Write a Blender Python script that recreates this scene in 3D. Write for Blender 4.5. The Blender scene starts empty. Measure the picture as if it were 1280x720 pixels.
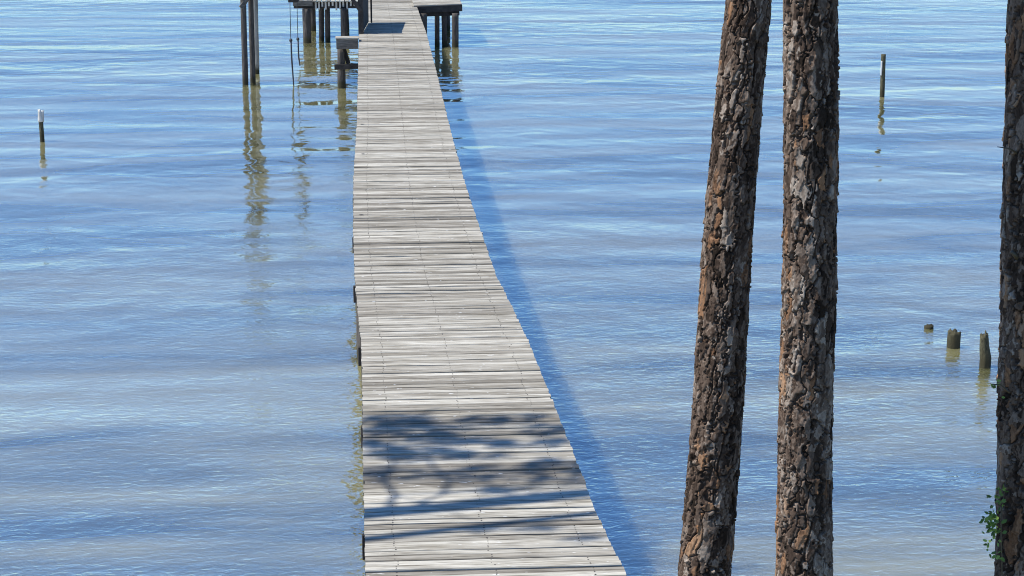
import bpy, bmesh, math, random
import numpy as np
from mathutils import Vector, Matrix, noise as mnoise

random.seed(4)
scene = bpy.context.scene
COL = scene.collection
R = math.radians
SUN_EL = R(57)

# ------------------------------------------------------------------ helpers
def link(o, parent=None):
    COL.objects.link(o)
    if parent is not None:
        o.parent = parent
    return o

def tag(o, label=None, cat=None, group=None, kind=None):
    if label: o['label'] = label
    if cat: o['category'] = cat
    if group: o['group'] = group
    if kind: o['kind'] = kind
    return o

def empty(name, loc=(0, 0, 0)):
    o = bpy.data.objects.new(name, None)
    o.empty_display_size = .2
    o.location = loc
    return link(o)

def from_bm(name, bm, mat, parent=None, smooth=False, loc=None):
    bmesh.ops.recalc_face_normals(bm, faces=bm.faces)
    me = bpy.data.meshes.new(name)
    bm.to_mesh(me); bm.free()
    if smooth:
        me.polygons.foreach_set('use_smooth', [True] * len(me.polygons))
    me.materials.append(mat)
    o = bpy.data.objects.new(name, me)
    if loc is not None: o.location = loc
    return link(o, parent)

def from_arrays(name, verts, faces, mat, parent=None, smooth=False, attr=None):
    me = bpy.data.meshes.new(name)
    verts = np.asarray(verts, dtype=np.float32); faces = np.asarray(faces, dtype=np.int32)
    nv, nf, k = len(verts), len(faces), faces.shape[1]
    me.vertices.add(nv); me.vertices.foreach_set('co', verts.ravel())
    me.loops.add(nf * k); me.loops.foreach_set('vertex_index', faces.ravel())
    me.polygons.add(nf)
    me.polygons.foreach_set('loop_start', np.arange(0, nf * k, k, dtype=np.int32))
    me.polygons.foreach_set('loop_total', np.full(nf, k, dtype=np.int32))
    if smooth: me.polygons.foreach_set('use_smooth', np.ones(nf, dtype=bool))
    if attr is not None:
        a = me.color_attributes.new('bark', 'FLOAT_COLOR', 'POINT')
        a.data.foreach_set('color', np.asarray(attr, dtype=np.float32).ravel())
    me.update(); me.validate()
    me.materials.append(mat)
    return link(bpy.data.objects.new(name, me), parent)

def bm_box(bm, c, s, rot=None, bev=.006):
    """box of size s centred on c, edges chamfered"""
    r = bmesh.ops.create_cube(bm, size=1)
    vs = r['verts']
    bmesh.ops.scale(bm, vec=s, verts=vs)
    if bev:
        es = list({e for v in vs for e in v.link_edges})
        rr = bmesh.ops.bevel(bm, geom=es, offset=min(bev, min(s) * .3), segments=1, affect='EDGES')
        vs = list({v for f in rr['faces'] for v in f.verts} | {v for v in vs if v.is_valid})
        seen = set(vs); stack = list(vs)
        while stack:
            v = stack.pop()
            for e in v.link_edges:
                w = e.other_vert(v)
                if w not in seen: seen.add(w); stack.append(w)
        vs = list(seen)
    M = Matrix.Translation(c) @ (rot.to_4x4() if rot is not None else Matrix.Identity(4))
    bmesh.ops.transform(bm, matrix=M, verts=vs)

def bm_beam(bm, a, b, w, h, bev=.006):
    """rectangular timber from a to b, w wide (horizontal), h tall"""
    a, b = Vector(a), Vector(b); d = b - a
    y = d.normalized(); up = Vector((0, 0, 1))
    if abs(y.z) > .98: up = Vector((0, 1, 0))
    x = y.cross(up).normalized(); z = x.cross(y)
    rot = Matrix((x, y, z)).transposed()
    bm_box(bm, (a + b) / 2, (w, d.length, h), rot, bev)

def bm_pole(bm, pts, radii, seg=20, rough=.0, top='flat', seed=0, ring=.12, jag=.0):
    """tapering round log through pts, lumpy by `rough`, jagged top by `jag`"""
    pts = [Vector(p) for p in pts]
    P, Q = [], []
    for i in range(len(pts) - 1):
        n = max(1, int((pts[i + 1] - pts[i]).length / ring))
        for k in range(n):
            t = k / n
            P.append(pts[i].lerp(pts[i + 1], t)); Q.append(radii[i] * (1 - t) + radii[i + 1] * t)
    P.append(pts[-1]); Q.append(radii[-1])
    rings = []
    for i, (p, r) in enumerate(zip(P, Q)):
        d = (P[min(i + 1, len(P) - 1)] - P[max(i - 1, 0)]).normalized()
        ref = Vector((0, 1, 0)) if abs(d.y) < .9 else Vector((1, 0, 0))
        x = d.cross(ref).normalized(); y = d.cross(x)
        row = []
        for k in range(seg):
            a = 2 * math.pi * k / seg
            q = Vector((math.cos(a), math.sin(a), 0))
            n = mnoise.noise(Vector((q.x * 2.2, q.y * 2.2, (i * ring) * 1.3)) + Vector((seed * 7.1, 0, 0)))
            n2 = mnoise.noise(Vector((q.x * 6, q.y * 6, i * ring * 2)) + Vector((seed * 3.3, 5, 0)))
            rr = r * (1 + rough * (n * 1.2 + n2 * .6))
            v = p + x * q.x * rr + y * q.y * rr
            if jag and i == len(P) - 1:
                v = v + d * jag * mnoise.noise(Vector((q.x * 3, q.y * 3, seed * 2.7)))
            row.append(bm.verts.new(v))
        rings.append(row)
    for a, b in zip(rings, rings[1:]):
        for k in range(seg):
            bm.faces.new((a[k], a[(k + 1) % seg], b[(k + 1) % seg], b[k]))
    c = bm.verts.new(P[-1] - (P[-1] - P[-2]).normalized() * jag * .5)
    for k in range(seg): bm.faces.new((rings[-1][k], rings[-1][(k + 1) % seg], c))
    bm.faces.new(list(reversed(rings[0])))

# ------------------------------------------------------------------ materials
def new_mat(name):
    m = bpy.data.materials.new(name); m.use_nodes = True
    nt = m.node_tree
    return m, nt, nt.nodes, nt.links, nt.nodes['Principled BSDF']

def ramp(N, stops):
    r = N.new('ShaderNodeValToRGB')
    e = r.color_ramp.elements
    while len(e) < len(stops): e.new(.5)
    for el, (p, c) in zip(e, stops):
        el.position = p; el.color = (*c, 1)
    return r

def coords(N, L, scale, rot=(0, 0, 0), src='Object'):
    tc = N.new('ShaderNodeTexCoord'); mp = N.new('ShaderNodeMapping')
    mp.inputs['Scale'].default_value = scale; mp.inputs['Rotation'].default_value = rot
    L.new(tc.outputs[src], mp.inputs['Vector'])
    return mp.outputs['Vector']

def nz(N, L, vec, scale, detail=3, rough=.55, dist=0.):
    n = N.new('ShaderNodeTexNoise')
    n.inputs['Scale'].default_value = scale; n.inputs['Detail'].default_value = detail
    n.inputs['Roughness'].default_value = rough; n.inputs['Distortion'].default_value = dist
    L.new(vec, n.inputs['Vector'])
    return n.outputs['Fac']

def mix(N, L, a, b, fac, mode='MIX'):
    m = N.new('ShaderNodeMix'); m.data_type = 'RGBA'; m.blend_type = mode
    for sock, v in ((m.inputs[6], a), (m.inputs[7], b), (m.inputs[0], fac)):
        if hasattr(v, 'is_linked') or hasattr(v, 'links'): L.new(v, sock)
        elif isinstance(v, (int, float)): sock.default_value = v
        else: sock.default_value = (*v, 1)
    return m.outputs[2]

def math_n(N, L, op, a, b):
    m = N.new('ShaderNodeMath'); m.operation = op
    for s, v in zip(m.inputs, (a, b)):
        if isinstance(v, (int, float)): s.default_value = v
        else: L.new(v, s)
    return m.outputs[0]

def mat_deck():
    m, nt, N, L, P = new_mat('weathered deck boards')
    geo = N.new('ShaderNodeNewGeometry')
    isl = geo.outputs['Random Per Island']
    # grain runs along the boards (x); shift the pattern board by board
    tc = N.new('ShaderNodeTexCoord'); cb = N.new('ShaderNodeCombineXYZ')
    L.new(math_n(N, L, 'MULTIPLY', isl, 37.), cb.inputs[0]); L.new(math_n(N, L, 'MULTIPLY', isl, 11.), cb.inputs[2])
    ad = N.new('ShaderNodeVectorMath'); ad.operation = 'ADD'
    L.new(tc.outputs['Object'], ad.inputs[0]); L.new(cb.outputs[0], ad.inputs[1])
    def mp(s):
        q = N.new('ShaderNodeMapping'); q.inputs['Scale'].default_value = s
        L.new(ad.outputs[0], q.inputs['Vector']); return q.outputs['Vector']
    g1 = nz(N, L, mp((1.2, 26, 26)), 1.6, 4, .6, .3)
    g2 = nz(N, L, mp((2.5, 75, 75)), 1.5, 3, .6, .2)
    blot = nz(N, L, mp((.9, 3, 3)), 1.6, 3, .6)
    base = ramp(N, [(0, (.23, .207, .168)), (.3, (.35, .323, .27)), (.62, (.455, .428, .363)), (1, (.55, .52, .445))])
    L.new(isl, base.inputs[0])
    gr = ramp(N, [(.36, (.45, .43, .40)), (.48, (.88, .87, .85)), (.62, (1, 1, 1))])
    L.new(g1, gr.inputs[0])
    c = mix(N, L, base.outputs[0], gr.outputs[0], .85, 'MULTIPLY')
    g3 = ramp(N, [(.34, (.45, .42, .38)), (.47, (1, 1, 1)), (.64, (1.25, 1.25, 1.24))])
    L.new(g2, g3.inputs[0])
    c = mix(N, L, c, g3.outputs[0], .8, 'MULTIPLY')
    b3 = ramp(N, [(.3, (.72, .69, .64)), (.55, (1, 1, 1)), (.75, (1.12, 1.11, 1.08))])
    L.new(blot, b3.inputs[0])
    c = mix(N, L, c, b3.outputs[0], .8, 'MULTIPLY')
    ck = ramp(N, [(.30, (.30, .27, .24)), (.37, (1, 1, 1))])
    L.new(nz(N, L, mp((.9, 60, 60)), 1.1, 2, .5, .1), ck.inputs[0])
    c = mix(N, L, c, ck.outputs[0], .9, 'MULTIPLY')
    fl = ramp(N, [(.70, (0, 0, 0)), (.74, (1, 1, 1))])
    L.new(nz(N, L, mp((4, 12, 12)), 2.6, 2, .5), fl.inputs[0])
    c = mix(N, L, c, (.72, .71, .67), math_n(N, L, 'MULTIPLY', fl.outputs[0], .7))
    L.new(c, P.inputs['Base Color'])
    P.inputs['Roughness'].default_value = .82
    P.inputs['Specular IOR Level'].default_value = .25
    bp = N.new('ShaderNodeBump'); bp.inputs['Strength'].default_value = .8; bp.inputs['Distance'].default_value = .006
    hh = math_n(N, L, 'ADD', g1, math_n(N, L, 'MULTIPLY', g2, .6))
    L.new(hh, bp.inputs['Height']); L.new(bp.outputs[0], P.inputs['Normal'])
    return m

def mat_wood(name, dark, light, scale=(14, 14, 1.6), wet=True, rough=.85):
    """timber with lengthwise streaks along z (or the scale's small axis) and a wet algae band near the waterline"""
    m, nt, N, L, P = new_mat(name)
    v = coords(N, L, scale)
    g = nz(N, L, v, 2.2, 5, .65, .4)
    r = ramp(N, [(.3, dark), (.52, tuple((a + b) / 2 for a, b in zip(dark, light))), (.72, light)])
    L.new(g, r.inputs[0])
    c = r.outputs[0]
    if wet:
        geo = N.new('ShaderNodeNewGeometry'); sx = N.new('ShaderNodeSeparateXYZ')
        L.new(geo.outputs['Position'], sx.inputs[0])
        n2 = nz(N, L, coords(N, L, (5, 5, 5)), 1.5, 3)
        zz = math_n(N, L, 'ADD', sx.outputs[2], math_n(N, L, 'MULTIPLY', n2, -.22))
        mr = N.new('ShaderNodeMapRange'); mr.inputs['From Min'].default_value = .0; mr.inputs['From Max'].default_value = .14
        mr.inputs['To Min'].default_value = 1; mr.inputs['To Max'].default_value = 0
        L.new(zz, mr.inputs['Value'])
        c = mix(N, L, c, (.045, .04, .02), mr.outputs[0])
    L.new(c, P.inputs['Base Color'])
    P.inputs['Roughness'].default_value = rough
    P.inputs['Specular IOR Level'].default_value = .25
    bp = N.new('ShaderNodeBump'); bp.inputs['Strength'].default_value = .8; bp.inputs['Distance'].default_value = .012
    L.new(g, bp.inputs['Height']); L.new(bp.outputs[0], P.inputs['Normal'])
    return m

def mat_bark():
    m, nt, N, L, P = new_mat('pine bark')
    at = N.new('ShaderNodeAttribute'); at.attribute_name = 'bark'
    sp = N.new('ShaderNodeSeparateColor'); L.new(at.outputs['Color'], sp.inputs[0])
    r = ramp(N, [(0, (.03, .021, .015)), (.3, (.085, .057, .041)), (.55, (.155, .11, .08)), (.78, (.225, .17, .13)), (1, (.36, .295, .235))])
    L.new(sp.outputs[0], r.inputs[0])
    o = ramp(N, [(0, (.19, .10, .055)), (.5, (.29, .155, .08)), (1, (.36, .22, .13))])
    L.new(sp.outputs[0], o.inputs[0])
    c = mix(N, L, r.outputs[0], o.outputs[0], sp.outputs[1])
    n = nz(N, L, coords(N, L, (1, 1, .5)), 90, 4, .65)
    rr = ramp(N, [(.3, (.5, .48, .46)), (.52, (1, 1, 1)), (.72, (1.35, 1.33, 1.3))])
    L.new(n, rr.inputs[0])
    c = mix(N, L, c, rr.outputs[0], .8, 'MULTIPLY')
    L.new(c, P.inputs['Base Color'])
    P.inputs['Roughness'].default_value = .9
    P.inputs['Specular IOR Level'].default_value = .08
    bp = N.new('ShaderNodeBump'); bp.inputs['Strength'].default_value = .6; bp.inputs['Distance'].default_value = .0016
    L.new(n, bp.inputs['Height']); L.new(bp.outputs[0], P.inputs['Normal'])
    return m

def mat_leaf(name, a, b, trans=.25):
    m, nt, N, L, P = new_mat(name)
    geo = N.new('ShaderNodeNewGeometry')
    r = ramp(N, [(0, a), (1, b)]); L.new(geo.outputs['Random Per Island'], r.inputs[0])
    L.new(r.outputs[0], P.inputs['Base Color'])
    P.inputs['Roughness'].default_value = .5
    t = N.new('ShaderNodeBsdfTranslucent'); L.new(r.outputs[0], t.inputs[0])
    ms = N.new('ShaderNodeMixShader'); ms.inputs[0].default_value = trans
    L.new(P.outputs[0], ms.inputs[1]); L.new(t.outputs[0], ms.inputs[2])
    L.new(ms.outputs[0], N['Material Output'].inputs[0])
    return m

def mat_plain(name, c, rough=.6, var=.3):
    m, nt, N, L, P = new_mat(name)
    n = nz(N, L, coords(N, L, (1, 1, 1)), 18, 4, .6)
    r = ramp(N, [(.3, tuple(x * (1 - var) for x in c)), (.7, tuple(min(1, x * (1 + var)) for x in c))])
    L.new(n, r.inputs[0]); L.new(r.outputs[0], P.inputs['Base Color'])
    P.inputs['Roughness'].default_value = rough
    return m

def mat_ground():
    m, nt, N, L, P = new_mat('sandy bank')
    n = nz(N, L, coords(N, L, (1, 1, 1)), 1.2, 6, .65)
    r = ramp(N, [(.35, (.05, .07, .025)), (.5, (.12, .11, .06)), (.65, (.26, .22, .15))])
    L.new(n, r.inputs[0]); L.new(r.outputs[0], P.inputs['Base Color'])
    P.inputs['Roughness'].default_value = .95
    bp = N.new('ShaderNodeBump'); bp.inputs['Strength'].default_value = .6; bp.inputs['Distance'].default_value = .05
    L.new(nz(N, L, coords(N, L, (1, 1, 1)), 9, 5, .6), bp.inputs['Height']); L.new(bp.outputs[0], P.inputs['Normal'])
    return m

WIOR = 6.3
def mat_water():
    m, nt, N, L, P = new_mat('murky bay water')
    tr = R(-7)
    sw = nz(N, L, coords(N, L, (.3, 1, 1), (0, 0, R(8))), .38, 1.2, .5, .3)
    sw2 = nz(N, L, coords(N, L, (.4, 1, 1), (0, 0, R(-12))), .95, 1, .5, .3)
    mid = nz(N, L, coords(N, L, (.8, 1, 1), (0, 0, R(12))), .85, 1.6, .5, .4)
    fin = nz(N, L, coords(N, L, (.55, 1, 1), (0, 0, R(-8))), 9.5, 2.5, .6, .4)
    zig = nz(N, L, coords(N, L, (1.1, 1, 1), (0, 0, R(25))), 1.7, 1.2, .5, .3)
    # gusts: patches where the small ripple is stronger
    gust = nz(N, L, coords(N, L, (.5, 1, 1)), .12, 2, .5)
    gr = N.new('ShaderNodeMapRange'); gr.inputs['From Min'].default_value = .35; gr.inputs['From Max'].default_value = .65
    gr.inputs['To Min'].default_value = .5; gr.inputs['To Max'].default_value = 1.3
    L.new(gust, gr.inputs['Value'])
    h = math_n(N, L, 'MULTIPLY', sw, .12)
    h = math_n(N, L, 'ADD', h, math_n(N, L, 'MULTIPLY', sw2, .016))
    geo = N.new('ShaderNodeNewGeometry'); sx = N.new('ShaderNodeSeparateXYZ'); L.new(geo.outputs['Position'], sx.inputs[0])
    sh = N.new('ShaderNodeMapRange'); sh.inputs['From Min'].default_value = 17; sh.inputs['From Max'].default_value = 40
    sh.inputs['To Min'].default_value = 1.7; sh.inputs['To Max'].default_value = .12
    L.new(sx.outputs[1], sh.inputs['Value'])
    fin = math_n(N, L, 'MULTIPLY', fin, sh.outputs[0])
    h2 = math_n(N, L, 'ADD', math_n(N, L, 'ADD', math_n(N, L, 'MULTIPLY', mid, .044), math_n(N, L, 'MULTIPLY', zig, .019)), math_n(N, L, 'MULTIPLY', fin, .012))
    h = math_n(N, L, 'ADD', h, math_n(N, L, 'MULTIPLY', h2, gr.outputs[0]))
    bp = N.new('ShaderNodeBump'); bp.inputs['Strength'].default_value = 1; bp.inputs['Distance'].default_value = 1
    L.new(h, bp.inputs['Height'])
    L.new(bp.outputs[0], P.inputs['Normal'])
    # silt in suspension varies slowly from place to place
    silt = nz(N, L, coords(N, L, (.28, 1, 1), (0, 0, R(6))), .42, 3, .55, .8)
    r = ramp(N, [(.38, (.115, .115, .055)), (.62, (.26, .245, .125))])
    L.new(silt, r.inputs[0])
    r2 = ramp(N, [(.36, (.11, .115, .05)), (.6, (.38, .355, .16))])       # muddier in the shallows
    L.new(silt, r2.inputs[0])
    mud = N.new('ShaderNodeMapRange'); mud.inputs['From Min'].default_value = 17; mud.inputs['From Max'].default_value = 31
    mud.inputs['To Min'].default_value = 1; mud.inputs['To Max'].default_value = 0
    L.new(sx.outputs[1], mud.inputs['Value'])
    L.new(mix(N, L, r.outputs[0], r2.outputs[0], mud.outputs[0]), P.inputs['Base Color'])
    P.inputs['Roughness'].default_value = .05
    P.inputs['IOR'].default_value = WIOR
    P.inputs['Subsurface Weight'].default_value = 1.0        # silty water: light spreads inside it
    P.inputs['Subsurface Radius'].default_value = (1, 1, .7); P.inputs['Subsurface Scale'].default_value = 1.1
    return m

M_DECK = mat_deck()
M_PILE = mat_wood('weathered piling', (.032, .027, .023), (.13, .115, .10))
M_DARK = mat_wood('dark treated timber', (.022, .02, .019), (.07, .063, .058), (3, 3, 3), wet=False)
M_GREY = mat_wood('grey timber', (.06, .054, .047), (.2, .185, .16), (2, 14, 14), wet=False)
M_PALEP = mat_wood('pale piling', (.22, .20, .165), (.46, .44, .38))
M_PALE = mat_wood('bleached wood', (.42, .40, .35), (.72, .70, .64), wet=False)
M_STUMP = mat_wood('mossy stump', (.022, .02, .011), (.14, .13, .075), (18, 18, 7))
M_BARK = mat_bark()
M_NEEDLE = mat_leaf('pine needles', (.035, .065, .018), (.075, .12, .035))
M_VINE = mat_leaf('vine leaves', (.06, .12, .02), (.3, .45, .09), .4)
M_GRASS = mat_leaf('bank grass', (.06, .1, .02), (.17, .17, .06), .3)
M_STEM = mat_plain('vine stem', (.09, .07, .04))
M_ROPE = mat_plain('dark rope', (.035, .035, .04))
M_NAIL = mat_plain('rusty nails', (.035, .028, .024), .7)
M_GROUND = mat_ground()
M_WATER = mat_water()

# ------------------------------------------------------------------ setting: ground and water
def shore(x):
    """y of the waterline"""
    s = 1 / (1 + math.exp(max(-40, min(40, (x + 7.5) * 1.6))))
    return 14.6 + 5.2 * s + .35 * math.sin(x * .7)

def ground_z(x, y):
    d = shore(x) - y
    if d > 3.2: return 1.3 + .02 * (d - 3.2) if d < 60 else 2.4
    if d > -6: return max(-2.5, 1.3 * d / 3.2 if d > 0 else .42 * d)
    return -2.5

xs = [-3000, -400, -120, -60] + [-40 + 1. * i for i in range(81)] + [60, 120, 400, 3000]
ys = [-3000, -300, -80, -40] + [-20 + .8 * i for i in range(62)] + [40, 80, 300, 3000]
gv = [(x, y, ground_z(x, y) + (.05 * mnoise.noise(Vector((x * .6, y * .6, 0))) if abs(x) < 60 else 0)) for y in ys for x in xs]
nx = len(xs)
gf = [(j * nx + i, j * nx + i + 1, (j + 1) * nx + i + 1, (j + 1) * nx + i) for j in range(len(ys) - 1) for i in range(nx - 1)]
tag(from_arrays('ground', gv, gf, M_GROUND, smooth=True), 'grassy sandy bank at the shore end of the pier', 'ground', kind='structure')

W = 4000
tag(from_arrays('water', [(-W, -W, 0), (W, -W, 0), (W, W, 0), (-W, W, 0)], [(0, 1, 2, 3)], M_WATER),
    'rippled blue grey bay water under the pier', 'water', kind='structure')

# ------------------------------------------------------------------ the pier
DZ = 1.2                                        # top of the boards above the water
LEFT = [(9.2, -.06), (14.1, -.08), (15.2, -.092), (18.26, -.107), (20.8, -.118), (22.2, -.16), (23.1, -.181), (24.6, -.213), (27.5, -.243),
        (31.5, -.258), (37.6, -.225), (45, -.227), (53.8, -.22), (70, -.22)]
RIGHT = [(9.2, 1.93), (14.1, 1.863), (15.4, 1.80), (17.5, 1.768), (18.9, 1.73), (20.9, 1.69), (21.9, 1.65), (22.7, 1.617), (24.2, 1.545), (26.6, 1.515),
         (29.7, 1.485), (34.15, 1.478), (37.5, 1.489), (44.9, 1.535), (53.7, 1.56), (70, 1.45)]
def edge(tab, y):
    return float(np.interp(y, [t[0] for t in tab], [t[1] for t in tab]))

pier = tag(empty('wooden_pier', (.7, 40, 0)),
           'long narrow pier of weathered grey crosswise boards running out over the water', 'pier')
def part(name, bm, mat, parent=pier, smooth=False, label=None):
    o = from_bm(name, bm, mat, None, smooth)
    o.parent = parent
    o.matrix_parent_inverse = Matrix.Translation(parent.location).inverted() if parent.type == 'EMPTY' else Matrix.Identity(4)
    if label: o['label'] = label
    return o

bm = bmesh.new(); nails = bmesh.new()
y = 9.3
nail_off = (.12, .5, .88)
while y < 68:
    wdt = random.choice((.088, .09, .09, .092)) + random.uniform(-.003, .003)
    gap = random.choice((.007, .010, .012, .014, .016, .021))
    yc = y + wdt / 2
    xl = edge(LEFT, yc) + random.gauss(0, .004); xr = edge(RIGHT, yc) + random.gauss(0, .004)
    if random.random() < .05: xr += random.uniform(-.012, .012)
    th = .036
    rz = random.gauss(0, .0022); rx = random.gauss(0, .02); dz = random.gauss(0, .0035)
    cup = random.uniform(-.002, .004)
    bowz = random.gauss(0, .0025)
    ch = .005
    prof = [(-wdt / 2, -th), (-wdt / 2, -ch), (-wdt / 2 + ch, 0 + cup), (-wdt / 6, 0), (wdt / 6, 0), (wdt / 2 - ch, 0 + cup), (wdt / 2, -ch), (wdt / 2, -th)]
    rows = []
    nseg = 6
    for s in range(nseg + 1):
        t = s / nseg; x = xl + (xr - xl) * t
        row = []
        wob = .002 * mnoise.noise(Vector((x * 2, yc * 3, 1)))
        for (py, pz) in prof:
            yy = yc + py + rz * (x - .7) + wob
            row.append(bm.verts.new((x, yy, DZ + dz + pz + py * math.tan(rx) + bowz * math.sin(math.pi * t * 2))))
        rows.append(row)
    for a, b in zip(rows, rows[1:]):
        for k in range(8):
            bm.faces.new((a[k], a[(k + 1) % 8], b[(k + 1) % 8], b[k]))
    bm.faces.new(list(reversed(rows[0]))); bm.faces.new(rows[-1])
    for t in nail_off:
        xn = xl + (xr - xl) * t + random.gauss(0, .008)
        for q in (-.28, .26):
            if random.random() < .12: continue
            yn = yc + q * wdt + random.gauss(0, .006)
            r0 = random.uniform(.0045, .0075)
            zt = DZ + dz + q * wdt * math.tan(rx) + bowz * math.sin(math.pi * t * 2) + .0015
            c = [nails.verts.new((xn + r0 * math.cos(a * math.pi / 3), yn + r0 * math.sin(a * math.pi / 3), zt)) for a in range(6)]
            d = [nails.verts.new((v.co.x, v.co.y, zt - .006)) for v in c]
            nails.faces.new(c)
            for k in range(6): nails.faces.new((c[k], d[k], d[(k + 1) % 6], c[(k + 1) % 6]))
    y += wdt + gap
decking = part('decking', bm, M_DECK)
nl = from_bm('nail_heads', nails, M_NAIL); nl.parent = decking; nl['kind'] = 'stuff'
nl.matrix_parent_inverse = Matrix.Translation(pier.location).inverted() @ Matrix.Identity(4)
nl.matrix_parent_inverse = Matrix.Identity(4)

# a few knot holes / missing nails near the left edge: small dark plugs proud of the boards
kb = bmesh.new()
for (x, yy, r) in ((-.125, 42.3, .03), (-.12, 39.8, .03), (-.13, 37.0, .035), (-.11, 33.6, .03), (-.13, 28.2, .035)):
    bmesh.ops.create_circle(kb, cap_ends=True, segments=10, radius=r, matrix=Matrix.Translation((x, yy, DZ + .013)) @ Matrix.Diagonal((1, .55, 1, 1)))
r = part('knot', kb, M_NAIL, label='dark knot holes near the left ends of the boards')
r['kind'] = 'stuff'

# stringers under the boards
for off in (.035, .5, .94):
    sb = bmesh.new()
    ys_ = [9.3, 13.5, 17, 20, 22, 24.5, 27.5, 31, 35, 40, 46, 54, 67.5]
    for a, b in zip(ys_, ys_[1:]):
        xa = edge(LEFT, a) * (1 - off) + edge(RIGHT, a) * off; xb = edge(LEFT, b) * (1 - off) + edge(RIGHT, b) * off
        bm_beam(sb, (xa, a, DZ - .045 - .11), (xb, b - .004, DZ - .045 - .11), .05, .21)
    part('stringer', sb, M_DARK)

# bents: a pair of round piles and a cross beam every 3 m
yb = 15.6; k = 0
while yb < 62:
    xl, xr = edge(LEFT, yb), edge(RIGHT, yb)
    sb = bmesh.new()
    bm_beam(sb, (xl - .02, yb + .16, DZ - .26 - .12), (xr - .05, yb + .16, DZ - .26 - .12), .05, .22)
    part('cross_beam', sb, M_DARK)
    for x in (xl + .125, xr - .16):
        pb = bmesh.new(); k += 1
        dx, dy = random.gauss(0, .02), random.gauss(0, .02)
        bm_pole(pb, [(x + dx, yb + dy, -1.6), (x, yb, DZ - .05)], [.125, .105], 16, .07, seed=k)
        part('piling', pb, M_PILE, smooth=True)
    yb += 3.05

# ---- side landing on the left at about 51 m: fascia beam on a post, with a low brace
bm = bmesh.new(); bm_box(bm, (-.52, 51.35, 1.145), (.56, .06, .25)); part('landing_beam', bm, M_GREY)
bm = bmesh.new()
for i in range(3): bm_box(bm, (-.52, 51.395 + i * .15, 1.29), (.6, .14, .034))
part('landing_boards', bm, M_DECK)
bm = bmesh.new(); bm_pole(bm, [(-.69, 51.5, -1.6), (-.68, 51.5, 1.02)], [.115, .1], 18, .06, seed=91); part('piling', bm, M_PILE, smooth=True)
bm = bmesh.new(); bm_beam(bm, (-.86, 51.36, .56), (-.1, 51.36, .58), .05, .14); part('cross_brace', bm, M_DARK)
bm = bmesh.new(); bm_beam(bm, (-.50, 51.62, .62), (-.62, 51.62, 1.02), .16, .10); part('knee_brace', bm, M_DARK)

# ---- gate at about 54 m: near post with a bracket, board leaf along the left edge, free stile
bm = bmesh.new(); bm_box(bm, (-.17, 53.36, 2.0), (.14, .14, 1.64)); part('gate_post', bm, M_DARK)
bm = bmesh.new(); bm_beam(bm, (-.17, 53.27, 1.80), (-.78, 53.27, 2.72), .05, .10); part('gate_brace', bm, M_DARK)
bm = bmesh.new(); bm_beam(bm, (-1.0, 53.35, 2.70), (-.245, 53.35, 2.70), .08, .09); part('gate_arm', bm, M_DARK)
bm = bmesh.new()
n = 19
for i in range(n):
    t = (i + .5) / n
    x = -.135 + .16 * t; yy = 53.45 + 2.82 * t
    bm_box(bm, (x, yy, 1.22 + .79), (.028, .147, 1.56), Matrix.Rotation(-.056, 3, 'Z'), .004)
for z in (1.5, 2.5):
    bm_beam(bm, (-.175, 53.45, z), (-.012, 56.27, z), .045, .09)
part('gate_leaf', bm, M_DARK)
bm = bmesh.new(); bm_box(bm, (.115, 56.32, 1.98), (.05, .07, 1.55)); part('gate_stile', bm, M_DARK)

# ---- pier head: platforms left and right
plat_l = bmesh.new()
x = -2.25
i = 0
while x < -.30:
    bm_box(plat_l, (x + .07, 64.6 - random.uniform(0, .05), 1.28), (.118, 4.6, .036), None, .004)
    x += .142
part('head_decking', plat_l, M_DECK)
bm = bmesh.new(); bm_box(bm, (-1.97, 62.21, 1.235), (.60, .05, .17)); part('fascia_board', bm, M_GREY)
bm = bmesh.new(); bm_box(bm, (-1.26, 62.48, 1.155), (2.0, .09, .20)); part('head_beam', bm, M_DARK)
bm = bmesh.new(); xx = -1.58                          # pale skirt slats of uneven length hang in front of the beam
while xx < -.32:
    ln = random.choice((.13, .14, .15, .16, .24, .27)); bm_box(bm, (xx, 62.40, 1.262 - ln / 2), (.055, .02, ln), None, .003); xx += random.choice((.10, .105, .115))
part('skirt_slats', bm, M_PALE)
bm = bmesh.new(); bm_box(bm, (-1.26, 66.2, 1.155), (2.0, .09, .20)); part('head_beam', bm, M_DARK)
for (x, yy, r) in ((-1.853, 62.3, .125), (-1.46, 62.9, .085), (-1.24, 62.7, .08), (-.70, 62.4, .1), (-1.8, 66, .11), (-.7, 66, .11)):
    bm = bmesh.new(); k += 1
    bm_pole(bm, [(x, yy, -1.6), (x + random.gauss(0, .02), yy, 1.06)], [r * 1.08, r], 16, .07, seed=k); part('piling', bm, M_PILE, smooth=True)

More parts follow.
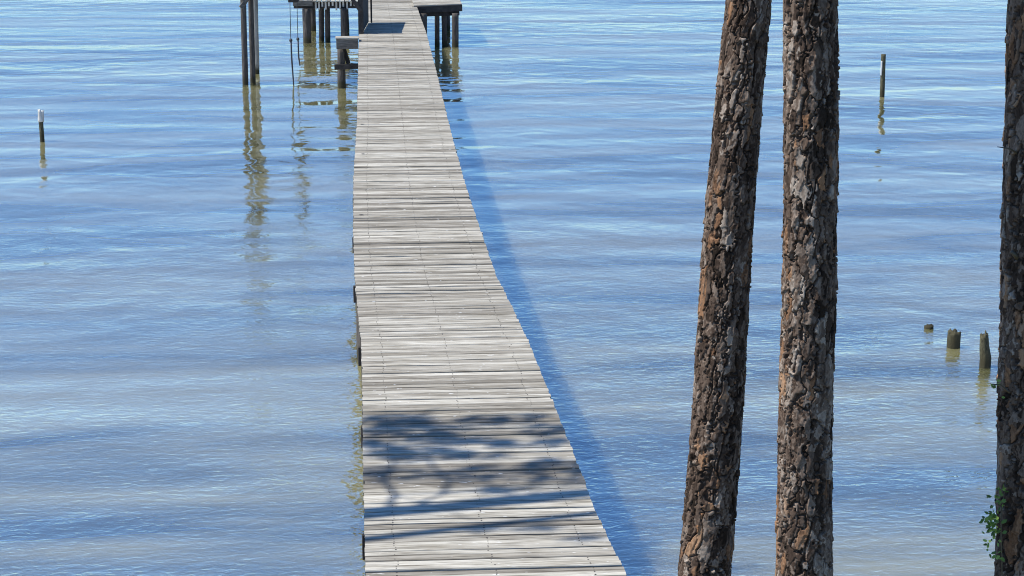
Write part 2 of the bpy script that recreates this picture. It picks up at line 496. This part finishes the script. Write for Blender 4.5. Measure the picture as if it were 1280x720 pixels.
plat_r = bmesh.new()
i = 0; yy = 61.0
while yy < 66.5:
    bm_box(plat_r, (2.14, yy + .07, 1.262 + random.gauss(0, .003)), (1.46, .14, .036), Matrix.Rotation(-.03, 3, 'Y'), .004)
    yy += .148
part('head_decking', plat_r, M_DECK)
bm = bmesh.new(); bm_beam(bm, (1.36, 60.97, 1.12), (2.88, 60.97, 1.175), .07, .20); part('head_beam', bm, M_DARK)
bm = bmesh.new(); bm_beam(bm, (1.5, 61.1, .96), (2.8, 61.1, 1.0), .07, .12); part('head_beam', bm, M_DARK)
bm = bmesh.new(); bm_beam(bm, (1.46, 66.2, 1.12), (2.86, 66.2, 1.175), .07, .20); part('head_beam', bm, M_DARK)
for (x, yy, r) in ((1.62, 60.8, .15), (2.11, 61.2, .075), (2.37, 61.2, .08), (2.64, 60.9, .098), (1.7, 66, .11), (2.6, 66, .11)):
    bm = bmesh.new(); k += 1
    bm_pole(bm, [(x, yy, -1.6), (x + random.gauss(0, .02), yy, 1.02)], [r * 1.08, r], 16, .07, seed=k); part('piling', bm, M_PILE, smooth=True)

# ------------------------------------------------------------------ boat lift pilings and ropes
lift = tag(empty('boat_lift', (-3.1, 53.2, 0)), 'tall boat lift pilings joined by a diagonal brace, standing left of the pier', 'boat lift')
for (x, yy, r, mt, lean, lab) in ((-3.20, 52.33, .075, M_PILE, .02, None), (-3.02, 52.6, .07, M_PILE, .02, None),
                             (-3.05, 54.7, .085, M_PALEP, .045, 'palest piling of the three, nearest the pier')):
    bm = bmesh.new(); k += 1
    bm_pole(bm, [(x, yy, -1.6), (x + lean, yy, 4.3)], [r * 1.05, r * .95], 18, .05, seed=k)
    part('piling', bm, mt, lift, True, lab)
bm = bmesh.new(); bm_beam(bm, (-3.25, 52.24, 2.0), (-2.85, 52.44, 2.55), .045, .12); part('diagonal_brace', bm, M_GREY, lift)
bm = bmesh.new(); bm_beam(bm, (-3.05, 51.9, 4.12), (-3.0, 57.2, 4.12), .14, .24); part('top_beam', bm, M_DARK, lift)
bm = bmesh.new(); bm_beam(bm, (-3.15, 54.0, 4.33), (-1.7, 54.0, 4.33), .14, .18)
bm_beam(bm, (-1.86, 54.0, 4.24), (-1.86, 54.0, 2.42), .09, .09); part('hoist_arm', bm, M_DARK, lift)
bm = bmesh.new(); bm_beam(bm, (-1.88, 51.7, 2.28), (-1.80, 56.6, 2.28), .26, .20); part('lift_bunk', bm, M_DARK, lift)

def rope(x, y0, ztop, zball, zend, dx, label):
    o = tag(empty('hanging_rope', (x, y0, ztop)), label, 'rope', 'ropes hanging from the boat lift')
    bm = bmesh.new(); bm_pole(bm, [(x, y0, ztop), (x, y0, zball)], [.009, .009], 8, ring=.4)
    part('cable', bm, M_ROPE, o, True)
    bm = bmesh.new(); bmesh.ops.create_uvsphere(bm, u_segments=14, v_segments=9, radius=.045, matrix=Matrix.Translation((x, y0, zball)) @ Matrix.Diagonal((1, 1, 1.1, 1)))
    part('float_ball', bm, M_ROPE, o, True)
    bm = bmesh.new(); bm_pole(bm, [(x + .004, y0, zball - .04), (x + .01, y0, zball - .5), (x + dx, y0, zend)], [.02, .022, .016], 8, .1, ring=.2)
    part('rope_tail', bm, M_ROPE, o, True)
rope(-1.98, 52.1, 2.2, 1.17, -.1, .05, 'longer dark rope with a ball, hanging into the water under the boat lift')
rope(-1.93, 55.9, 2.2, .80, .06, .04, 'shorter dark rope with a ball hanging beside the longer one, nearer the pier')

# ------------------------------------------------------------------ stakes and stumps in the water
bm = bmesh.new(); bm_pole(bm, [(-6.96, 43.1, -1.2), (-7.0, 43.1, .44)], [.055, .048], 14, .12, seed=301, ring=.05)
s1 = tag(from_bm('mooring_stake', bm, M_STUMP, smooth=True), 'thin dark stake with a split white top, alone in open water left of the pier', 'stake', 'stakes standing in the water')
bm = bmesh.new(); bm_pole(bm, [(-7.0, 43.1, .43), (-7.025, 43.1, .68)], [.062, .03], 10, .2, seed=302, ring=.05, jag=.05)
bm_pole(bm, [(-6.985, 43.11, .43), (-6.955, 43.11, .67)], [.05, .025], 10, .2, seed=303, ring=.05, jag=.05)
o = from_bm('bleached_top', bm, M_PALE, s1, True)

bm = bmesh.new(); bm_pole(bm, [(12.78, 48.84, -1.2), (12.76, 48.84, 1.06)], [.062, .06], 14, .08, seed=311, ring=.06)
s2 = tag(from_bm('mooring_stake', bm, M_STUMP, smooth=True), 'taller dark stake with a pale strip, far out right of the pine trunks', 'stake', 'stakes standing in the water')
bm = bmesh.new(); bm_box(bm, (12.712, 48.80, .72), (.035, .05, .36), None, .01)
from_bm('pale_strip', bm, M_PALE, s2)

bm = bmesh.new(); bm_pole(bm, [(7.56, 24.8, -1), (7.574, 24.8, .205)], [.092, .086], 28, .08, seed=321, ring=.035, jag=.05)
tag(from_bm('piling_stump', bm, M_STUMP, smooth=True), 'short thick mossy stump with flat top, left of the narrower stump', 'stump', 'old piling stumps off the right bank')
bm = bmesh.new(); bm_pole(bm, [(7.69, 23.8, -1), (7.685, 23.8, .12), (7.66, 23.8, .27), (7.648, 23.8, .425)], [.076, .068, .058, .05], 26, .14, seed=322, ring=.035, jag=.08)
tag(from_bm('piling_stump', bm, M_STUMP, smooth=True), 'narrow leaning dark stump beside the right edge pine trunk', 'stump', 'old piling stumps off the right bank')
bm = bmesh.new(); bm_pole(bm, [(7.52, 25.8, -.6), (7.53, 25.8, .045)], [.07, .06], 16, .25, seed=323, ring=.03, jag=.05)
tag(from_bm('piling_stump', bm, M_STUMP, smooth=True), 'tiny rotted stump barely above the water, farthest left of the three stumps', 'stump', 'old piling stumps off the right bank')

# ------------------------------------------------------------------ pines
def hash2(i, j, s):
    v = np.sin(i * 127.1 + j * 311.7 + s * 74.7) * 43758.5453
    return v - np.floor(v)

def voro(u, v, nu, s):
    """jittered-grid cells over u (periodic with nu cells) and v; returns f1, f2-f1, cell id pair, offset from the cell point"""
    iu, iv = np.floor(u), np.floor(v)
    b1 = np.full(u.shape, 9.); b2 = np.full(u.shape, 9.)
    ci = np.zeros(u.shape); cj = np.zeros(u.shape); ou = np.zeros(u.shape); ov = np.zeros(u.shape)
    for a in (-1, 0, 1):
        for b in (-1, 0, 1):
            i = iu + a; j = iv + b; im = np.mod(i, nu)
            pu = i + .08 + .84 * hash2(im, j, s); pv = j + .08 + .84 * hash2(im, j, s + 5.3)
            du, dv = u - pu, v - pv
            d = np.sqrt(du * du + dv * dv)
            n1 = d < b1
            b2 = np.where(n1, b1, np.minimum(b2, d))
            ci = np.where(n1, im, ci); cj = np.where(n1, j, cj); ou = np.where(n1, du, ou); ov = np.where(n1, dv, ov)
            b1 = np.where(n1, d, b1)
    return b1, b2 - b1, ci, cj, ou, ov

def vnoise(u, v, nu, s):
    iu, iv = np.floor(u), np.floor(v); fu, fv = u - iu, v - iv
    fu = fu * fu * (3 - 2 * fu); fv = fv * fv * (3 - 2 * fv)
    g = lambda a, b: hash2(np.mod(iu + a, nu), iv + b, s)
    return (g(0, 0) * (1 - fu) + g(1, 0) * fu) * (1 - fv) + (g(0, 1) * (1 - fu) + g(1, 1) * fu) * fv

def bark_trunk(name, path, seed, parent, zfine=(1.7, 6.4), cols=224, fine=.0046, coarse=.05):
    """path: list of (x, y, z, r). Plated pine bark modelled as real relief."""
    zs = []
    z = path[0][2]
    while z < path[-1][2]:
        zs.append(z); z += fine if zfine[0] < z < zfine[1] else coarse
    zs.append(path[-1][2]); zs = np.array(zs)
    pz = [p[2] for p in path]
    def sm(i):
        v = np.interp(zs, pz, [p[i] for p in path]); return v
    cx, cy, rr = sm(0), sm(1), sm(3)
    # soften the corners of the path
    cx = cx + .012 * np.sin(zs * 1.7 + seed); cy = cy + .01 * np.sin(zs * 1.3 + seed * 2)
    th = np.linspace(0, 2 * np.pi, cols, endpoint=False)
    T, Z = np.meshgrid(th / (2 * np.pi), zs)
    RR = np.repeat(rr[:, None], cols, 1)
    # warp
    w1 = vnoise(T * 14, Z * 9, 14, seed) - .5; w2 = vnoise(T * 30, Z * 24, 30, seed + 1) - .5
    w3 = vnoise(T * 64, Z * 70, 64, seed + 2) - .5
    nP = 12
    U = T * nP + w1 * .8 + w2 * .4 + w3 * .25; V = Z * 3.4 + (vnoise(T * 14, Z * 9, 14, seed + 3) - .5) * .9 + w2 * .4 + w3 * .3
    f1, ed, ci, cj, ou, ov = voro(U, V, nP, seed + 10)
    plate = hash2(ci, cj, seed + 20)
    # flakes in each plate
    nF = 27
    U2 = T * nF + w2 * .45 + w3 * .35 + plate * 3.7; V2 = Z * 9.5 + w1 * .4 + w2 * .4 + w3 * .3 + plate * 5.1
    # keep the flakes periodic round the trunk
    g1, ed2, di, dj, pu, pv = voro(np.mod(U2, nF), V2, nF, seed + 30)
    flake = hash2(di, dj, seed + 40)
    nS = 62
    U3 = np.mod(T * nS + w3 * 1.3 + flake * 3, nS); V3 = Z * 40 + w3 * 1.1 + w2
    h1, ed3, ei, ej, qu, qv = voro(U3, V3, nS, seed + 50)
    scale3 = hash2(ei, ej, seed + 60)
    sst = lambda x: np.clip(x, 0, 1) ** 2 * (3 - 2 * np.clip(x, 0, 1))
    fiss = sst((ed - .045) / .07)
    cr2 = sst(ed2 / .07); cr3 = sst(ed3 / .10)
    jig = vnoise(T * 26 + w2, Z * 13 + flake * 9, 26, seed + 90) * .6 + vnoise(T * 60, Z * 34, 60, seed + 91) * .28 + vnoise(T * 120, Z * 90, 120, seed + 92) * .12
    lev = np.floor(np.clip(jig, .15, .85) * 7) - 1        # peeling layers, like jigsaw pieces
    levt = hash2(lev + di * 3, dj, seed + 93)
    rough = vnoise(T * 150, Z * 130, 150, seed + 70) - .5
    lay = np.floor(flake * 4) / 3 - .5
    h = (-.018 * (1 - fiss)
         + .004 * (plate - .5)
         + fiss * (.003 * lay - .003 * (1 - cr2) - .006 * pv * (flake > .3) + .003 * pu * (hash2(di, dj, seed + 44) - .5))
         + fiss * .0013 * (lev - 2)
         + .0005 * rough)
    # a few flakes stand proud at their edge
    curl = np.where(hash2(di, dj, seed + 47) > .75, sst((g1 - .25) / .3) * .006, 0)
    h = h + curl * fiss
    rad = RR + h
    X = cx[:, None] + rad * np.cos(th)[None, :]; Y = cy[:, None] + rad * np.sin(th)[None, :]
    verts = np.stack([X, Y, Z], -1).reshape(-1, 3)
    nr = len(zs)
    i = np.arange(nr - 1)[:, None] * cols; j = np.arange(cols)[None, :]
    j2 = (j + 1) % cols
    faces = np.stack([i + j, i + j2, i + cols + j2, i + cols + j], -1).reshape(-1, 4)
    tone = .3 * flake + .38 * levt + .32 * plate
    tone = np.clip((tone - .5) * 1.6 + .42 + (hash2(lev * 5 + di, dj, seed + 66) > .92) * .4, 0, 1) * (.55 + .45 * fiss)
    big = vnoise(T * 6, Z * 2.2, 6, seed + 80)
    orange = ((hash2(di, dj, seed + 48) * .7 + hash2(ci, cj, seed + 49) * .5 + (big - .5) * .5) > .95).astype(float) * np.clip(fiss * 1.6 - .5, 0, 1) * np.clip(.55 + hash2(di, dj, seed + 51) * .6, 0, 1)
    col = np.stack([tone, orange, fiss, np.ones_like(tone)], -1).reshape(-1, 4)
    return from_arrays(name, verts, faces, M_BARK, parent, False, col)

def needle_crown(name, anchors, parent, rs, tufts_per=14, spread=.55, needles=34, nl=.2, flat=False):
    """tufts of needles scattered round the anchor points"""
    V, F = [], []
    for (p, size) in anchors:
        for _ in range(tufts_per):
            d = Vector((rs.gauss(0, 1), rs.gauss(0, 1), rs.gauss(0, .55)))
            if flat: d = Vector((.84, 0, .545)) * rs.gauss(0, .95) + Vector((rs.gauss(0, .3), rs.gauss(0, .55), rs.gauss(0, .3)))
            c = Vector(p) + d * spread * size * .5
            ax = Vector((rs.gauss(0, 1), rs.gauss(0, 1), rs.gauss(.5, .6))).normalized()
            for _n in range(needles):
                q = (ax * .6 + Vector((rs.gauss(0, 1), rs.gauss(0, 1), rs.gauss(0, 1))).normalized()).normalized()
                s = q.cross(Vector((rs.random(), rs.random(), rs.random()))).normalized() * .006
                b = c + q * .015; e = c + q * nl * rs.uniform(.7, 1.1)
                k0 = len(V); V += [b - s, b + s, e + s * .4, e - s * .4]; F.append((k0, k0 + 1, k0 + 2, k0 + 3))
    return from_arrays(name, [tuple(v) for v in V], F, M_NEEDLE, parent)

def limbs(bm, base_fn, heights, az_fn, len_fn, rs, r0):
    """branches from the trunk; returns foliage anchors"""
    anchors = []
    for h in heights:
        p = base_fn(h); az = az_fn(); ln = len_fn(h)
        pts = [p]; d = Vector((math.cos(az), math.sin(az), rs.uniform(.05, .45)))
        n = 5
        for i in range(n):
            d = (d + Vector((rs.gauss(0, .14), rs.gauss(0, .14), rs.gauss(.05, .1)))).normalized()
            pts.append(pts[-1] + d * ln / n)
            if i >= 1:
                anchors.append((pts[-1], .9 + .25 * i / n))
                for sgn in (-1, 1):
                    if rs.random() < .8:
                        sd = Vector((-d.y, d.x, rs.uniform(0, .4))) * sgn
                        tip = pts[-1] + (sd + d * .6).normalized() * ln * rs.uniform(.14, .30)
                        bm_pole(bm, [pts[-1], tip], [r0 * .28, r0 * .12], 6, ring=.3)
                        anchors.append((tip, .9))
        bm_pole(bm, pts, [r0 * (1 - .15 * i) for i in range(n + 1)], 7, .1, ring=.3)
    return anchors

def make_pine(label, path, seed, crown=True, heights=None, az=None, length=None, tufts=8, fine=True, twigs=()):
    rs = random.Random(seed)
    x, yy, z0 = path[0][:3]
    t = tag(empty('pine_tree', (0, 0, 0)), label, 'tree', 'pine trees on the bank')
    t.location = (x, yy, ground_z(x, yy))
    inv = Matrix.Translation(t.location).inverted()
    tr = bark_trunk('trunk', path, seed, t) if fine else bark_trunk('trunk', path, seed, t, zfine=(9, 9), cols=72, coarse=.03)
    tr.matrix_parent_inverse = inv
    pz = [p[2] for p in path]
    base = lambda h: Vector((np.interp(h, pz, [p[0] for p in path]), np.interp(h, pz, [p[1] for p in path]), h))
    bm = bmesh.new()
    an = limbs(bm, base, heights or [10.5 + .42 * i for i in range(11)], az or (lambda: rs.uniform(0, 6.28)), length or (lambda h: rs.uniform(1.2, 2.2)), rs, .045)
    b = from_bm('branches', bm, M_BARK, t, True); b.matrix_parent_inverse = inv
    an.append((Vector(path[-1][:3]), 1.2))
    c = needle_crown('crown', an, t, rs, tufts); c.matrix_parent_inverse = inv
    for tw in twigs:
        bm = bmesh.new(); bm_pole(bm, tw[0], tw[1], 7, .15, ring=.03, seed=seed)
        o = from_bm('dead_twig', bm, M_STEM, t, True); o.matrix_parent_inverse = inv
    return t

p1 = [(1.86, 11.3, 1.0, .20), (1.94, 11.3, 1.6, .172), (1.975, 11.3, 2.24, .159), (2.066, 11.3, 4.0, .145), (2.162, 11.3, 5.71, .129), (2.4, 11.3, 9.5, .10), (2.55, 11.3, 15, .03)]
make_pine('leaning pine trunk with flaky bark, left of the close pair', p1, 3)
p2 = [(2.37, 10.5, 1.0, .205), (2.39, 10.5, 1.6, .175), (2.408, 10.5, 2.54, .158), (2.405, 10.5, 3.2, .15), (2.40, 10.5, 4.1, .146), (2.325, 10.5, 5.78, .143), (2.2, 10.5, 9.5, .11), (2.1, 10.5, 15, .03)]
make_pine('straight upright pine trunk with orange bark patches, right of the close pair', p2, 11)
p3 = [(3.70, 10.62, .9, .23), (3.71, 10.62, 1.6, .19), (3.725, 10.62, 2.48, .175), (3.69, 10.62, 4.05, .17), (3.60, 10.62, 5.77, .165), (3.45, 10.62, 9.5, .12), (3.3, 10.62, 15, .03)]
make_pine('dark shaded pine trunk with a small vine, cut by the right edge', p3, 23,
          twigs=[([(3.53, 10.55, 4.93), (3.46, 10.5, 4.97), (3.385, 10.48, 4.985)], [.008, .005, .002]),
                 ([(3.545, 10.52, 4.36), (3.505, 10.5, 4.40)], [.016, .01])])

# the leaning pine on the left bank whose stems and one-sided crown shade the near boards
rs4 = random.Random(77)
def stem_y(x, ya, yb):  # helper for the stems below
    return ya
p4 = [(-7.4, 15.9, .2, .21), (-7.35, 15.6, 4, .175), (-7.3, 15.35, 9, .15), (-7.3, 15.24, 12.2, .135), (-7.28, 15.58, 15.3, .11), (-7.2, 16.4, 17.0, .03)]
def make_left_pine(label, path, seed):
    rs = random.Random(seed)
    t = tag(empty('pine_tree', (path[0][0], path[0][1], ground_z(path[0][0], path[0][1]))), label, 'tree', 'pine trees on the bank')
    inv = Matrix.Translation(t.location).inverted()
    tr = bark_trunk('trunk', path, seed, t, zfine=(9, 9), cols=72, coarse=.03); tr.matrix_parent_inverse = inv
    bm = bmesh.new(); an = []
    # a thinner second stem forks off low
    bm_pole(bm, [(-7.3, 15.34, 9.0), (-7.35, 14.95, 10.6), (-7.3, 14.66, 12.3), (-7.26, 15.06, 15.1), (-7.2, 15.3, 16.4)], [.075, .07, .062, .055, .02], 9, .06, ring=.2)
    # slender boughs reach out over the water; the needle sprays sit on twigs along them
    nodes = []
    for (h, yend, rise) in ((12.5, 18.2, .6), (13.0, 17.8, .9), (12.2, 17.4, .3)):
        a = Vector((-7.29, np.interp(h, [12.2, 15.3], [15.24, 15.58]), h)); b = Vector((-7.29 + rs.uniform(-.5, .9), yend, h + rise))
        pts = [a.lerp(b, i / 7) + Vector((rs.gauss(0, .08), 0, rs.gauss(0, .06))) for i in range(8)]
        bm_pole(bm, pts, [.03 - .003 * i for i in range(8)], 7, .1, ring=.2)
        nodes += pts[1:]
    nodes += [Vector((-7.28, 15.0, 14.4)), Vector((-7.27, 15.5, 14.3))]
    for (f0, f1, ys_, n) in ((0, .34, 18.12, 7), (.05, .5, 17.92, 6), (0, .42, 17.62, 7), (.5, .98, 17.95, 5), (0, .3, 17.22, 6), (.15, .6, 17.0, 5),
                             (.55, 1.0, 17.32, 5), (.7, 1.05, 16.72, 6), (.35, .6, 16.45, 3), (.75, 1.1, 16.25, 4), (.0, .3, 16.62, 4), (.3, .7, 17.5, 4), (.0, .5, 16.9, 4), (.8, 1.0, 17.65, 3), (.4, .8, 16.1, 2), (.5, .95, 14.98, 3), (1.1, 1.5, 16.3, 4), (1.1, 1.45, 16.9, 3)):
        for q in range(n):
            fx = -.1 + 1.9 * (f0 + (f1 - f0) * (q + rs.random()) / n); z = rs.uniform(12.4, 14.5)
            r_ = (z - 1.2) / math.tan(SUN_EL)
            p = Vector((fx - r_, ys_ + rs.gauss(0, .12) - .035 * r_, z))
            nd = min(nodes, key=lambda w_: (w_ - p).length)
            bm_pole(bm, [nd, nd.lerp(p, .5) + Vector((0, 0, .08)), p], [.009, .007, .004], 5, ring=.4)
            an.append((p, .3))
    b = from_bm('branches', bm, M_BARK, t, True); b.matrix_parent_inverse = inv
    c = needle_crown('crown', an, t, rs, 4, spread=.62, needles=38, nl=.17, flat=True); c.matrix_parent_inverse = inv
make_left_pine('forked pine leaning over the water on the left bank, shading the near boards', p4, 41)

# vine on the right pine
def vine(name, stem_pts, leaves, label, seed):
    rs = random.Random(seed)
    o = tag(empty(name, stem_pts[0]), label, 'vine', 'vines on the right edge pine')
    bm = bmesh.new(); bm_pole(bm, stem_pts, [.0045] * (len(stem_pts) - 1) + [.002], 6, ring=.02, seed=seed)
    part('stem', bm, M_STEM, o, True)
    V, F = [], []
    for (p, n, s, ln) in leaves:
        for _ in range(n):
            c = Vector(p) + Vector((rs.gauss(0, s), rs.gauss(0, s), rs.gauss(0, s)))
            d = Vector((rs.gauss(-.5, .6), rs.gauss(-.3, .5), rs.gauss(-.2, .5))).normalized()
            w = d.cross(Vector((rs.gauss(0, .4), rs.gauss(-.8, .3), rs.gauss(.6, .4)))).normalized()
            up = d.cross(w).normalized()
            L_ = ln * rs.uniform(.7, 1.2); W_ = L_ * .27
            k0 = len(V)
            V += [c, c + d * L_ * .35 + w * W_ + up * L_ * .06, c + d * L_ * .7 + w * W_ * .8, c + d * L_, c + d * L_ * .7 - w * W_ * .8, c + d * L_ * .35 - w * W_ + up * L_ * .06]
            F += [(k0, k0 + 1, k0 + 2, k0 + 3), (k0, k0 + 3, k0 + 4, k0 + 5)]
    f = from_arrays('foliage', [tuple(v) for v in V], F, M_VINE)
    f.parent = o; f.matrix_parent_inverse = Matrix.Translation(o.location).inverted()
vx = lambda z: float(np.interp(z, [2.4, 4.0], [3.545, 3.512]))
vine('climbing_vine', [(vx(2.5), 10.45, 2.5), (vx(2.7) - .015, 10.44, 2.7), (vx(2.9) - .02, 10.45, 2.9), (vx(3.05), 10.46, 3.08)],
     [((vx(2.62) - .03, 10.43, 2.66), 7, .02, .032), ((vx(2.75) - .125, 10.42, 2.72), 6, .018, .03), ((vx(2.75) - .07, 10.42, 2.755), 8, .022, .03),
      ((vx(2.8) - .06, 10.43, 2.83), 26, .026, .036), ((vx(2.9) - .055, 10.43, 2.90), 26, .028, .036), ((vx(3.0) - .035, 10.44, 2.98), 16, .024, .032), ((vx(3.05) - .02, 10.44, 3.05), 9, .022, .03)],
     'small bright green vine low on the left side of the right edge pine', 5)
vine('climbing_vine', [(3.53, 10.48, 3.60), (3.47, 10.46, 3.655), (3.44, 10.46, 3.655), (3.41, 10.46, 3.66)],
     [((3.45, 10.46, 3.655), 3, .012, .035), ((3.415, 10.46, 3.66), 2, .01, .03), ((3.50, 10.46, 3.58), 1, .008, .024)],
     'thin dark sprig reaching from the right edge pine towards the narrow stump', 8)

# grass on the bank, below the picture
rs = random.Random(9)
V, F = [], []
def blade(x, yy, hgt, lean=.25, w=.006):
    z = ground_z(x, yy) - .02; a = rs.uniform(0, 6.28)
    dx, dy = math.cos(a), math.sin(a); l = lean * hgt * rs.uniform(.3, 1)
    k0 = len(V)
    V.extend([(x - dy * w, yy + dx * w, z), (x + dy * w, yy - dx * w, z), (x + dx * l * .3 + dy * w * .7, yy + dy * l * .3 - dx * w * .7, z + hgt * .6),
              (x + dx * l * .3 - dy * w * .7, yy + dy * l * .3 + dx * w * .7, z + hgt * .6), (x + dx * l + dy * .001, yy + dy * l, z + hgt), (x + dx * l - dy * .001, yy + dy * l, z + hgt)])
    F.extend([(k0, k0 + 1, k0 + 2, k0 + 3), (k0 + 3, k0 + 2, k0 + 4, k0 + 5)])
for _ in range(9000):
    x = rs.uniform(-22, 18); d = rs.uniform(.5, 9)
    if -.4 < x < 2.2 and shore(x) - d > 8.8: continue
    if abs(x) < 1 and False: continue
    blade(x, shore(x) - d, rs.uniform(.06, .24))
tag(from_arrays('bank_grass', V, F, M_GRASS), 'short grass covering the bank below the pines', 'grass', kind='stuff')

# ------------------------------------------------------------------ light, sky, camera
SUN_AZ = R(180 - 2)     # direction to the sun: from the left, square to the pier
sd = Vector((math.cos(SUN_EL) * math.cos(SUN_AZ), -math.cos(SUN_EL) * math.sin(R(2)), math.sin(SUN_EL)))
sun = bpy.data.lights.new('sun', 'SUN'); sun.energy = 4.3; sun.angle = R(.4); sun.color = (1, .965, .90)
so = bpy.data.objects.new('sun', sun); so.rotation_euler = sd.to_track_quat('Z', 'Y').to_euler(); so.location = (-20, 0, 30); link(so)

w = bpy.data.worlds.new('World'); scene.world = w; w.use_nodes = True
nt = w.node_tree; bg = nt.nodes['Background']
sky = nt.nodes.new('ShaderNodeTexSky'); sky.sky_type = 'NISHITA'; sky.sun_disc = False
sky.sun_elevation = SUN_EL
sky.sun_rotation = math.atan2(sd.x, sd.y)          # clockwise from +Y
sky.altitude = 0; sky.air_density = .7; sky.dust_density = .0; sky.ozone_density = 4.0
tint = nt.nodes.new('ShaderNodeMix'); tint.data_type = 'RGBA'; tint.blend_type = 'MULTIPLY'   # a deep clear blue sky
tint.inputs[0].default_value = 1; tint.inputs[7].default_value = (.70, .955, 1.165, 1)
nt.links.new(sky.outputs[0], tint.inputs[6]); nt.links.new(tint.outputs[2], bg.inputs[0]); bg.inputs[1].default_value = .125

cam = bpy.data.cameras.new('camera'); cam.sensor_width = 36; cam.lens = 70.3125; cam.clip_end = 9000; cam.clip_start = .1
co = bpy.data.objects.new('camera', cam); co.location = (0, 0, 6.7)
co.rotation_euler = (R(90 - 13.1485), 0, R(-4.1216)); link(co)
scene.camera = co

vs = scene.view_settings
vs.view_transform = 'Standard'; vs.look = 'None'; vs.gamma = 1; vs.use_curve_mapping = False; vs.exposure = .5
scene.render.engine = 'CYCLES'
scene.cycles.filter_width = 1.0
